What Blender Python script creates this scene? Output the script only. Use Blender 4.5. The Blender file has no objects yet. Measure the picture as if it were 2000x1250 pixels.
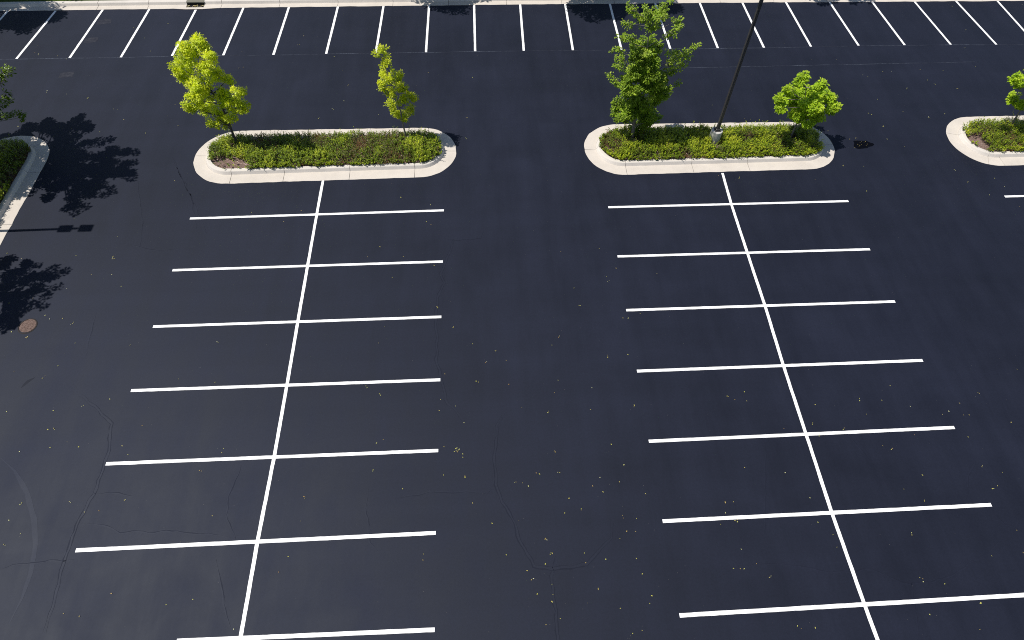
CAM_H = 19.4152
CAM_ROT = [[0.998849, 0.028942, -0.038241], [-0.045042, 0.839927, -0.540827], [0.016467, 0.541927, 0.840264]]
LENS = 20.7000
LEFT_ROW = [((-12.921, 18.237), (-1.883, 18.394)), ((-12.923, 15.397), (-1.875, 15.498)), ((-12.943, 12.668), (-1.884, 12.735)), ((-12.961, 9.945), (-1.867, 9.971)), ((-12.975, 7.234), (-1.881, 7.266)), ((-13.006, 4.478), (-1.9, 4.54)), ((-9.265, 1.84), (-1.862, 1.806))]
RIGHT_ROW = [((5.478, 18.364), (16.541, 18.42)), ((5.491, 15.538), (16.462, 15.584)), ((5.449, 12.8), (16.458, 12.85)), ((5.44, 10.065), (16.43, 10.127)), ((5.41, 7.316), (16.41, 7.407)), ((5.394, 4.606), (16.4, 4.684)), ((5.395, 1.869), (16.395, 1.972))]
LEFT_SPINE = [(-7.458, 20.438), (-7.464, 18.376), (-7.459, 15.487), (-7.445, 12.736), (-7.427, 10.029), (-7.421, 7.301), (-7.469, 4.522), (-7.454, 1.852)]
RIGHT_SPINE = [(11.176, 20.393), (11.099, 18.419), (11.086, 15.612), (11.081, 12.831), (11.018, 10.102), (11.011, 7.383), (10.994, 4.671), (11.057, 1.93), (11.095, 0.973)]
FAR_ROW = [((-27.699, 30.089), (-27.319, 34.671)), ((-24.979, 30.089), (-24.619, 34.681)), ((-22.208, 30.126), (-21.977, 34.746)), ((-19.51, 30.118), (-19.328, 34.758)), ((-16.819, 30.204), (-16.637, 34.661)), ((-14.083, 30.197), (-13.932, 34.835)), ((-11.384, 30.191), (-11.29, 34.848)), ((-8.536, 30.229), (-8.428, 34.913)), ((-5.832, 30.271), (-5.749, 34.926)), ((-3.078, 30.265), (-3.054, 34.94)), ((-0.362, 30.308), (-0.372, 34.926)), ((2.343, 30.304), (2.387, 34.939)), ((5.094, 30.299), (5.102, 34.953)), ((7.834, 30.294), (7.804, 34.968)), ((10.6, 30.339), (10.58, 34.954)), ((13.317, 30.335), (13.308, 34.94)), ((15.964, 30.334), (15.933, 34.957)), ((18.701, 30.38), (18.637, 34.973)), ((21.49, 30.427), (21.358, 34.989)), ((24.19, 30.425), (24.017, 34.966)), ((26.907, 30.424), (26.686, 34.937)), ((29.585, 30.374), (29.331, 34.897)), ((31.954, 30.374), (31.954, 34.858))]
EDGE_LINE = [(23.962, 18.496), (24.897, 18.502)]
CRACKS = [[(-1.446, 16.744), (-1.579, 16.112), (-1.777, 15.5), (-1.936, 14.903), (-1.826, 14.396), (-2.013, 13.829), (-2.075, 13.115), (-2.116, 12.198), (-2.037, 11.531), (-2.038, 10.818), (-1.906, 10.397), (-1.835, 9.852), (-1.645, 9.187), (-1.318, 8.727), (-0.998, 8.277)], [(-0.169, 17.264), (-0.25, 16.707), (-1.165, 16.643), (-1.587, 16.748), (-1.731, 17.03)], [(0.43, 8.598), (0.152, 8.11), (0.073, 7.389), (0.0, 6.809), (0.049, 6.021), (0.256, 5.418), (0.527, 4.883), (0.66, 4.368), (0.869, 3.914), (1.172, 3.419), (1.723, 3.325), (2.257, 3.326), (2.831, 3.445), (3.294, 3.862), (3.652, 4.194), (3.74, 4.648)], [(1.747, 3.3), (1.666, 2.93), (1.695, 2.383), (1.706, 1.941), (1.71, 1.427), (1.7, 0.767)], [(1.723, 3.325), (1.855, 3.678)], [(-0.053, 5.888), (-0.273, 5.734), (-1.243, 5.827), (-2.158, 5.837), (-3.169, 5.716)], [(-4.181, 6.026), (-4.127, 5.228), (-3.959, 4.361), (-3.676, 4.007)], [(-14.773, 9.87), (-13.888, 9.264), (-13.282, 8.684), (-13.051, 7.695), (-13.045, 6.681), (-13.042, 6.194), (-13.243, 5.421), (-13.256, 4.383), (-13.195, 3.403), (-13.112, 2.223)], [(-13.055, 6.235), (-12.276, 6.244), (-11.752, 6.063)], [(-13.113, 5.263), (-12.421, 5.235), (-11.811, 4.984), (-10.891, 4.946), (-10.056, 4.949), (-8.169, 4.684)], [(-8.482, 7.001), (-8.634, 6.178), (-8.623, 5.386), (-8.154, 4.609)], [(-8.635, 4.046), (-8.204, 2.92), (-7.819, 2.119)], [(-15.097, 4.035), (-14.207, 4.173), (-12.968, 4.192)], [(6.751, 2.83), (7.26, 3.073), (8.002, 3.191), (8.782, 3.189), (9.397, 3.073), (10.375, 2.882), (11.668, 2.858), (12.436, 2.501), (13.316, 2.434), (14.111, 2.606), (14.937, 2.96), (15.703, 3.295), (16.221, 3.649)], [(12.743, 2.458), (12.606, 1.835), (12.33, 0.972)], [(16.402, 4.55), (16.548, 4.019), (17.053, 3.805)], [(16.69, 6.284), (16.064, 5.661), (15.805, 5.046)], [(12.463, 8.048), (12.573, 7.114), (12.875, 6.361), (13.091, 5.992)], [(9.438, 7.01), (8.995, 5.32), (8.634, 4.28), (8.524, 3.656)], [(-14.346, 25.278), (-13.847, 24.521), (-13.282, 23.782)], [(-14.58, 21.864), (-13.571, 20.23), (-13.003, 19.098), (-12.51, 17.639)], [(-2.088, 20.65), (-1.553, 20.313), (-1.323, 19.884)], [(4.874, 29.184), (5.408, 28.292), (5.719, 27.151)], [(3.316, 18.785), (3.661, 19.287), (4.188, 20.006)], [(-14.721, 22.187), (-13.889, 20.697), (-12.779, 18.832), (-12.017, 17.38)], [(-15.887, 20.752), (-14.883, 18.028), (-14.585, 16.643)], [(-15.586, 16.943), (-13.835, 16.487), (-12.424, 16.509)], [(-15.346, 13.441), (-15.231, 12.534), (-15.049, 11.451)]]
TYRE_ARC = [(-16.573, 7.617), (-15.896, 7.125), (-15.203, 6.361), (-14.632, 5.478), (-14.304, 4.717), (-14.12, 3.854), (-14.106, 3.173), (-14.198, 2.524)]
SCUFF = [(-16.907, 10.193), (-16.786, 10.435), (-16.593, 10.607)]
FADED_PATCHES = [(-21.498, 33.528), (-21.627, 31.774), (-21.842, 28.635)]
WET_PATCH = [(18.29, 22.486), (18.609, 22.478), (18.913, 22.455), (19.079, 22.346), (19.217, 22.141), (18.937, 21.978), (18.609, 21.927), (18.322, 21.847), (18.145, 21.925), (18.126, 22.095)]
MANHOLE = [(-17.704, 12.856)]
LITTER = [(-1.251, 7.252), (-1.279, 7.277), (-1.217, 7.239), (-1.184, 7.261), (-1.251, 7.217), (-1.307, 7.295), (-1.049, 7.011), (-1.702, 7.411), (-3.795, 7.717), (-3.984, 7.623), (-4.072, 6.657), (-3.036, 6.008), (-1.673, 6.388), (-0.945, 6.326), (0.718, 6.088), (0.933, 6.024), (1.418, 6.322), (1.554, 6.294), (2.193, 6.325), (2.114, 7.027), (1.144, 5.889), (2.422, 5.437), (2.264, 5.02), (2.795, 5.082), (3.247, 5.854), (3.603, 5.638), (3.571, 6.113), (4.181, 5.966), (4.387, 6.499), (4.971, 5.528), (4.074, 7.281), (-0.733, 5.458), (-0.084, 4.743), (0.31, 3.811), (0.961, 3.296), (1.072, 3.048), (1.577, 4.205), (1.549, 4.182), (1.724, 3.771), (1.747, 3.799), (1.701, 3.743), (1.764, 3.75), (1.534, 3.499), (1.541, 3.466), (1.66, 2.861), (1.65, 2.376), (1.612, 2.395), (1.687, 2.586), (1.183, 2.612), (1.379, 1.791), (1.851, 1.926), (2.773, 3.747), (2.791, 3.447), (3.379, 3.518), (3.938, 4.142), (4.203, 4.363), (4.487, 4.321), (4.364, 3.491), (4.504, 3.061), (3.047, 2.71), (3.676, 2.137), (4.636, 2.446), (4.545, 2.238), (4.195, 1.531), (3.938, 1.474), (-2.285, 3.765), (4.565, 4.707), (4.119, 4.762), (-4.564, 16.367), (-5.037, 15.866), (-3.553, 15.837), (-2.208, 15.288), (-2.025, 13.192), (-3.906, 14.731), (3.129, 15.856), (4.754, 15.967), (5.363, 14.898), (4.88, 14.478), (4.89, 14.242), (3.505, 13.947), (3.662, 13.102), (6.991, 14.57), (5.964, 12.622), (5.496, 12.437), (5.234, 12.43), (-1.406, 12.218), (-0.669, 11.483), (0.234, 11.148), (0.56, 10.711), (-0.155, 10.68), (2.667, 11.673), (2.338, 11.304), (4.445, 10.776), (5.227, 10.769), (-1.679, 10.197), (0.615, 9.682), (2.454, 9.815), (3.657, 9.449), (2.277, 9.302), (-1.85, 9.163), (-1.319, 8.918), (-1.859, 8.741), (-0.998, 8.277), (2.005, 8.513), (3.541, 8.576), (5.104, 8.612), (-4.009, 9.451), (-4.507, 9.771), (-0.486, 9.836), (-17.55, 12.354), (-15.622, 12.026), (-13.575, 11.846), (-10.361, 11.884), (-15.923, 11.039), (-16.313, 10.557), (-17.425, 10.91), (-14.468, 9.428), (-13.622, 9.654), (-15.38, 8.555), (-15.128, 8.546), (-15.974, 7.765), (-15.001, 7.884), (-14.105, 7.858), (-12.649, 7.871), (-12.355, 7.546), (-9.199, 7.614), (-9.762, 6.866), (-11.959, 6.023), (-9.071, 5.381), (-12.67, 5.652), (-13.15, 5.663), (-15.242, 5.967), (-15.393, 5.486), (-14.89, 5.073), (-15.272, 4.728), (-13.731, 5.984), (-11.547, 3.191), (-9.795, 2.822), (-9.045, 2.916), (-12.25, 2.633), (-12.718, 2.705), (-7.696, 2.101), (-6.462, 4.027), (-6.646, 3.601), (-10.028, 10.187), (-15.418, 9.247), (-17.011, 9.288), (-6.197, 5.854), (9.249, 9.043), (8.609, 8.919), (8.841, 8.787), (9.244, 8.683), (11.701, 8.469), (13.39, 8.593), (14.19, 8.563), (14.762, 9.106), (17.963, 8.703), (17.015, 8.343), (15.171, 8.25), (16.212, 7.93), (16.453, 8.025), (16.964, 7.846), (17.158, 7.838), (18.525, 7.502), (11.335, 7.698), (11.472, 7.286), (13.548, 6.858), (14.83, 7.179), (16.733, 7.014), (13.826, 6.713), (16.719, 5.956), (14.537, 5.736), (16.72, 5.209), (16.911, 5.277), (13.671, 5.317), (14.198, 4.907), (7.542, 5.13), (7.826, 5.118), (7.492, 4.813), (7.792, 4.475), (7.77, 4.521), (10.43, 4.335), (10.804, 3.968), (10.8, 3.592), (13.35, 3.894), (16.832, 3.827), (7.74, 3.627), (8.079, 3.188), (7.36, 3.087), (7.643, 3.057), (8.428, 2.817), (13.077, 2.602), (13.137, 2.471), (13.776, 2.403), (16.67, 3.15), (15.626, 3.101), (12.911, 1.587), (14.259, 1.102), (14.639, 1.787), (8.858, 1.457), (8.935, 1.388), (9.353, 1.397), (13.444, 8.011), (12.463, 7.523), (10.401, 5.162), (8.492, 6.245), (9.828, 6.015), (28.793, 34.309), (20.733, 25.634), (21.666, 24.576), (22.848, 24.095), (23.791, 24.395), (22.831, 24.134), (20.62, 21.978), (20.005, 22.508), (20.192, 23.487), (18.098, 22.557), (18.434, 22.633), (18.426, 22.477), (18.136, 21.984), (22.609, 26.458), (24.114, 27.174), (22.438, 20.241), (22.717, 19.509), (24.289, 19.12), (24.052, 19.689), (17.126, 20.721), (20.734, 27.723), (20.939, 27.588), (22.415, 27.98), (21.957, 27.989), (25.382, 26.438), (27.521, 30.044), (28.385, 31.738), (33.288, 34.421), (27.313, 28.323), (24.333, 26.884), (19.935, 24.41), (19.803, 24.516), (17.617, 18.992), (23.319, 18.64), (25.322, 28.022), (24.091, 28.137), (-24.295, 31.317), (-23.965, 30.427), (-24.225, 30.614), (-22.893, 30.341), (-22.308, 30.032), (-18.757, 31.866), (-18.069, 30.639), (-17.822, 33.271), (-21.248, 26.994), (-20.088, 26.645), (-22.34, 27.193), (-18.548, 25.774), (-18.336, 25.724), (-14.993, 24.414), (-16.416, 23.87), (-15.701, 25.132), (-15.587, 26.041), (-17.8, 24.933), (-18.62, 24.05), (-22.712, 24.572), (-12.764, 29.086), (-12.994, 29.028), (-17.868, 18.397), (-19.938, 16.536), (-19.26, 16.199), (-15.531, 16.134), (-15.552, 16.097), (-15.491, 16.101), (-15.566, 16.179), (-16.132, 15.265), (-15.278, 15.237), (-16.84, 14.595), (-17.223, 13.357), (-16.971, 13.126), (-16.496, 13.133), (-16.049, 12.934), (-16.003, 12.979), (-17.544, 12.346), (-17.541, 12.377), (-18.196, 12.638), (-18.012, 14.155), (-18.83, 13.927), (-17.093, 16.282), (-15.713, 17.27), (-14.765, 14.653), (-9.987, 31.963), (-10.202, 31.086), (-13.132, 30.498), (-8.085, 29.948), (-7.503, 28.689), (-2.879, 28.405), (-0.498, 27.956), (-7.139, 26.138), (-7.061, 27.373), (-7.645, 25.5), (-5.301, 24.999), (-0.817, 24.626), (-0.943, 23.136), (-15.011, 24.428), (-14.18, 20.613), (-10.316, 18.527), (-8.817, 17.933), (-3.813, 19.232), (-2.501, 18.721), (-2.452, 17.56), (-2.658, 17.738), (-8.147, 18.561), (-8.204, 24.754), (18.101, 22.581), (18.504, 22.684), (18.369, 22.462), (18.532, 22.27), (18.425, 22.124), (18.567, 22.158), (18.868, 22.202), (18.725, 22.303), (18.818, 22.412), (18.393, 22.036), (18.83, 21.966), (18.143, 21.947), (18.769, 22.078), (18.35, 22.2), (18.571, 22.032), (18.624, 22.38), (20.005, 22.518), (20.207, 23.488), (17.123, 20.716), (18.103, 20.654), (17.193, 23.191), (19.801, 24.51), (19.908, 24.394), (13.55, 24.203), (11.818, 25.336), (10.936, 20.209), (11.884, 19.999)]
GOLD_TREE = ((-11.713, 22.689), [(-11.36, 22.8, 5.39, 0.33), (-11.34, 22.91, 5.06, 0.38), (-12.22, 22.95, 4.68, 0.51), (-11.85, 23.09, 4.77, 0.38), (-12.66, 22.9, 4.2, 0.43), (-12.67, 23.07, 3.7, 0.44), (-10.89, 22.27, 4.95, 0.33), (-11.51, 22.66, 4.35, 0.43), (-13.0, 23.09, 3.6, 0.26), (-11.27, 22.82, 3.85, 0.43), (-10.97, 23.05, 3.52, 0.35), (-12.0, 22.34, 3.66, 0.43), (-12.58, 22.66, 2.83, 0.54), (-12.91, 22.46, 2.56, 0.31), (-11.34, 22.73, 2.97, 0.49), (-12.07, 22.76, 2.96, 0.45), (-10.37, 22.25, 3.3, 0.35), (-10.55, 22.43, 2.6, 0.31), (-11.02, 22.49, 2.56, 0.45), (-12.62, 23.06, 1.96, 0.46), (-11.92, 22.93, 1.97, 0.42), (-12.17, 22.38, 1.74, 0.32), (-12.01, 22.96, 1.36, 0.38), (-11.2, 22.36, 2.01, 0.27)])
SLIM_TREE = ((-3.75, 23.028), [(-4.14, 23.1, 4.64, 0.26), (-4.39, 22.8, 4.7, 0.15), (-4.1, 22.73, 4.34, 0.28), (-4.34, 23.25, 3.53, 0.2), (-4.02, 22.85, 3.58, 0.33), (-4.44, 22.86, 3.17, 0.22), (-3.66, 23.32, 3.32, 0.18), (-3.65, 23.25, 2.88, 0.3), (-4.06, 22.9, 2.88, 0.32), (-3.2, 23.3, 2.3, 0.26), (-3.64, 23.05, 2.41, 0.35), (-4.21, 23.13, 2.01, 0.28), (-3.39, 22.85, 1.96, 0.26), (-4.01, 23.29, 1.35, 0.34), (-3.7, 23.14, 1.29, 0.19)])
DENSE_TREE = ((7.232, 22.747), [(7.02, 23.21, 4.57, 0.57), (7.49, 23.14, 4.68, 0.31), (6.49, 22.55, 4.66, 0.35), (6.88, 22.61, 4.42, 0.57), (6.49, 22.41, 4.0, 0.31), (7.07, 22.39, 3.95, 0.57), (6.8, 22.31, 3.49, 0.63), (7.58, 22.55, 3.31, 0.59), (7.97, 22.85, 3.35, 0.36), (6.24, 22.25, 3.41, 0.31), (6.75, 22.92, 2.44, 0.51), (7.39, 22.58, 2.63, 0.65), (8.05, 22.56, 2.77, 0.32), (6.41, 23.07, 1.65, 0.48), (6.23, 22.73, 1.45, 0.24), (6.79, 22.56, 1.94, 0.52), (7.46, 22.73, 1.72, 0.57), (7.97, 22.95, 1.33, 0.34), (6.48, 22.3, 1.72, 0.31), (7.49, 23.22, 0.74, 0.45), (7.69, 22.27, 1.5, 0.36), (8.25, 23.0, 0.3, 0.15)])
DENSE_SPRAYS = ((7.232, 22.747), [(6.01, 23.02, 6.47, 0.2), (5.85, 22.36, 6.2, 0.2), (6.38, 22.98, 6.11, 0.29), (6.6, 22.64, 6.58, 0.3), (6.77, 22.81, 5.93, 0.25), (6.92, 22.35, 6.57, 0.3), (7.11, 22.38, 6.92, 0.24), (6.97, 22.49, 6.01, 0.19), (7.39, 23.11, 6.03, 0.21), (7.82, 22.5, 6.21, 0.18), (8.02, 22.95, 5.61, 0.23), (7.92, 23.09, 5.24, 0.21), (9.08, 23.1, 4.69, 0.18), (8.63, 22.62, 4.65, 0.22), (8.31, 22.63, 4.65, 0.2), (8.68, 22.77, 4.17, 0.2), (8.3, 22.97, 4.04, 0.29), (7.99, 22.43, 4.9, 0.17), (8.12, 22.95, 3.56, 0.29), (8.45, 22.98, 3.65, 0.23), (8.73, 23.03, 3.02, 0.12), (8.17, 22.38, 3.09, 0.23), (6.18, 23.1, 5.07, 0.19), (5.71, 22.42, 5.56, 0.15), (6.25, 22.62, 5.44, 0.15), (5.73, 22.84, 4.78, 0.19), (6.04, 23.08, 4.19, 0.2), (5.88, 22.62, 4.11, 0.18), (6.36, 23.09, 3.67, 0.23), (5.58, 22.78, 3.63, 0.11), (5.75, 22.6, 3.51, 0.13), (6.02, 22.6, 3.24, 0.18)])
ROUND_TREE = ((15.009, 22.548), [(13.87, 22.06, 3.98, 0.15), (13.83, 21.92, 3.76, 0.27), (14.84, 22.02, 3.42, 0.27), (14.06, 22.83, 2.69, 0.33), (15.17, 23.29, 2.25, 0.48), (13.24, 22.04, 2.85, 0.25), (13.45, 21.87, 2.54, 0.28), (14.81, 23.28, 1.82, 0.49), (15.45, 22.6, 2.32, 0.47), (15.87, 22.41, 2.62, 0.21), (15.94, 22.15, 2.28, 0.31), (16.57, 22.69, 1.87, 0.14), (15.49, 23.04, 1.53, 0.54), (14.66, 22.48, 1.6, 0.34), (15.65, 22.43, 1.45, 0.34), (15.08, 21.88, 1.61, 0.21), (14.96, 23.17, 2.04, 0.48), (14.87, 21.85, 2.62, 0.46), (14.98, 22.54, 1.81, 0.43), (15.26, 23.06, 1.84, 0.53)])
EDGE_TREE = ((26.451, 23.021), [(24.14, 22.65, 3.35, 0.23), (25.31, 23.25, 2.64, 0.29), (25.84, 23.47, 1.58, 0.27), (26.05, 23.15, 1.52, 0.25), (25.79, 23.31, 2.87, 0.48), (25.93, 22.63, 2.53, 0.57), (26.35, 22.96, 1.72, 0.39), (25.0, 22.67, 3.96, 0.5), (26.81, 23.37, 2.81, 0.58), (27.06, 22.82, 1.81, 0.44), (25.74, 22.97, 4.13, 0.32)])
LEFT_SPRAYS = ((-24.879, 23.21), [(-20.32, 23.41, 3.75, 0.17), (-20.07, 23.35, 3.76, 0.13), (-20.54, 23.4, 3.42, 0.15), (-20.91, 23.19, 2.76, 0.18), (-20.94, 23.21, 2.46, 0.11), (-21.49, 23.3, 2.1, 0.16), (-21.43, 23.2, 1.72, 0.16), (-20.92, 23.13, 1.79, 0.14), (-20.94, 23.17, 1.59, 0.09), (-20.57, 23.07, 3.72, 0.22), (-21.4, 23.16, 2.66, 0.22), (-22.24, 23.41, 1.54, 0.21), (-22.01, 23.39, 1.46, 0.14)])
LEFT_TREE = ((-22.2, 21.6), [(-24.14, 24.27, 3.6, 0.22), (-23.62, 24.3, 3.6, 0.38), (-23.1, 24.28, 3.89, 0.55), (-22.72, 24.37, 4.26, 0.5), (-22.31, 24.42, 4.66, 0.33), (-22.11, 24.33, 4.86, 0.17), (-22.56, 25.04, 4.42, 0.22), (-23.51, 24.79, 3.6, 0.28), (-24.28, 24.5, 3.6, 0.19), (-22.33, 23.71, 4.64, 0.22), (-22.8, 23.44, 4.18, 0.59), (-21.93, 23.21, 5.03, 0.16), (-22.31, 22.8, 4.66, 0.27), (-22.66, 22.36, 4.32, 0.64), (-22.22, 22.13, 4.75, 0.58), (-21.84, 22.38, 5.11, 0.37), (-21.37, 22.22, 5.57, 0.37), (-21.06, 22.51, 5.88, 0.37), (-20.61, 22.49, 6.31, 0.21), (-20.32, 22.47, 6.59, 0.13), (-21.0, 21.78, 5.93, 0.42), (-20.44, 21.61, 6.47, 0.18), (-20.27, 21.73, 6.64, 0.13), (-20.58, 21.11, 6.34, 0.36), (-20.21, 21.08, 6.7, 0.21), (-20.14, 20.75, 6.76, 0.15), (-21.0, 21.13, 5.93, 0.52), (-21.61, 21.31, 5.34, 0.62), (-22.14, 21.2, 4.82, 0.62), (-22.63, 21.23, 4.35, 0.52), (-22.61, 20.48, 4.37, 0.36), (-22.18, 20.32, 4.78, 0.41), (-21.83, 20.43, 5.12, 0.51), (-21.38, 20.27, 5.56, 0.51), (-21.04, 20.38, 5.89, 0.41), (-20.5, 20.02, 6.42, 0.15), (-20.66, 19.61, 6.26, 0.15), (-21.13, 19.77, 5.8, 0.25), (-22.2, 19.65, 4.77, 0.2), (-21.55, 19.67, 5.39, 0.3), (-21.38, 19.13, 5.57, 0.22), (-21.53, 19.02, 5.41, 0.15), (-21.06, 18.93, 5.87, 0.1), (-21.29, 18.64, 5.65, 0.1), (-22.69, 19.87, 4.29, 0.1), (-23.56, 22.87, 3.6, 0.64), (-23.75, 22.18, 3.6, 0.63), (-23.18, 20.97, 3.82, 0.57), (-24.36, 22.54, 3.6, 0.64), (-23.92, 21.16, 3.6, 0.57), (-23.46, 20.01, 3.6, 0.35), (-23.08, 19.99, 3.92, 0.3)])
LOWER_TREE = ((-22.2, 14.6), [(-22.06, 16.13, 3.95, 0.16), (-22.09, 15.86, 3.91, 0.21), (-21.57, 15.87, 4.62, 0.21), (-21.32, 15.85, 4.96, 0.12), (-21.65, 15.5, 4.51, 0.23), (-21.86, 15.42, 4.23, 0.27), (-20.94, 15.66, 5.49, 0.07), (-21.02, 15.4, 5.37, 0.11), (-21.25, 15.21, 5.06, 0.27), (-20.95, 15.13, 5.48, 0.21), (-20.75, 15.27, 5.75, 0.14), (-20.61, 15.47, 5.94, 0.07), (-21.46, 14.92, 4.78, 0.32), (-21.72, 14.79, 4.42, 0.41), (-21.06, 14.63, 5.32, 0.2), (-20.83, 14.56, 5.64, 0.11), (-20.6, 14.64, 5.95, 0.09), (-21.18, 14.34, 5.16, 0.22), (-20.79, 14.15, 5.69, 0.13), (-21.42, 14.26, 4.82, 0.27), (-21.67, 14.18, 4.49, 0.31), (-20.99, 13.78, 5.41, 0.15), (-20.75, 13.76, 5.74, 0.07), (-21.28, 13.8, 5.02, 0.18), (-21.51, 13.68, 4.7, 0.31), (-21.05, 13.44, 5.33, 0.13), (-21.29, 13.37, 5.0, 0.18), (-21.46, 13.15, 4.78, 0.26), (-21.24, 12.94, 5.07, 0.17), (-21.37, 12.67, 4.89, 0.11), (-22.33, 15.77, 3.58, 0.32), (-22.29, 15.12, 3.63, 0.41), (-22.05, 14.34, 3.96, 0.4), (-21.96, 13.72, 4.08, 0.35), (-21.74, 12.98, 4.39, 0.26), (-22.81, 15.28, 3.2, 0.46), (-22.47, 14.25, 3.39, 0.49), (-22.23, 13.26, 3.72, 0.3)])
TRUNK_PATHS = {'gold': [(-11.71, 22.69, -0.0), (-11.68, 22.69, 0.85), (-11.64, 22.69, 1.4), (-11.61, 22.69, 2.18), (-11.7, 22.69, 2.85), (-11.72, 22.69, 3.56), (-11.6, 22.69, 4.45), (-11.4, 22.69, 5.13)], 'slim': [(-3.75, 23.03, 0.0), (-3.79, 23.03, 0.61), (-3.82, 23.03, 1.12), (-3.83, 23.03, 1.86), (-3.96, 23.03, 2.73), (-4.13, 23.03, 3.51), (-4.16, 23.03, 4.36)], 'dense': [(7.24, 22.75, -0.06), (7.16, 22.75, 0.77), (7.11, 22.75, 1.79), (7.1, 22.75, 2.89), (7.01, 22.75, 4.03), (6.93, 22.75, 5.21), (6.74, 22.75, 6.31)], 'round': [(15.04, 22.55, -0.06), (15.0, 22.55, 0.5), (14.98, 22.55, 0.96), (14.93, 22.55, 1.6), (14.79, 22.55, 2.37), (14.53, 22.55, 3.04)], 'edge': [(26.44, 23.02, -0.06), (26.36, 23.02, 0.47), (26.19, 23.02, 1.18), (26.04, 23.02, 1.96), (25.88, 23.02, 2.8)]}
import bpy, math, random
from mathutils import Vector, Matrix, noise
R = random.Random(11)
scene = bpy.context.scene
COL = scene.collection

# ------------------------------------------------------------------ helpers
def tag(o, label=None, cat=None, group=None, kind=None):
    if label: o['label'] = label
    if cat: o['category'] = cat
    if group: o['group'] = group
    if kind: o['kind'] = kind
    return o

def empty(name, loc, rz=0.0):
    o = bpy.data.objects.new(name, None)
    o.location = loc; o.rotation_euler = (0, 0, rz); o.empty_display_size = 0.3
    COL.objects.link(o)
    return o

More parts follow.
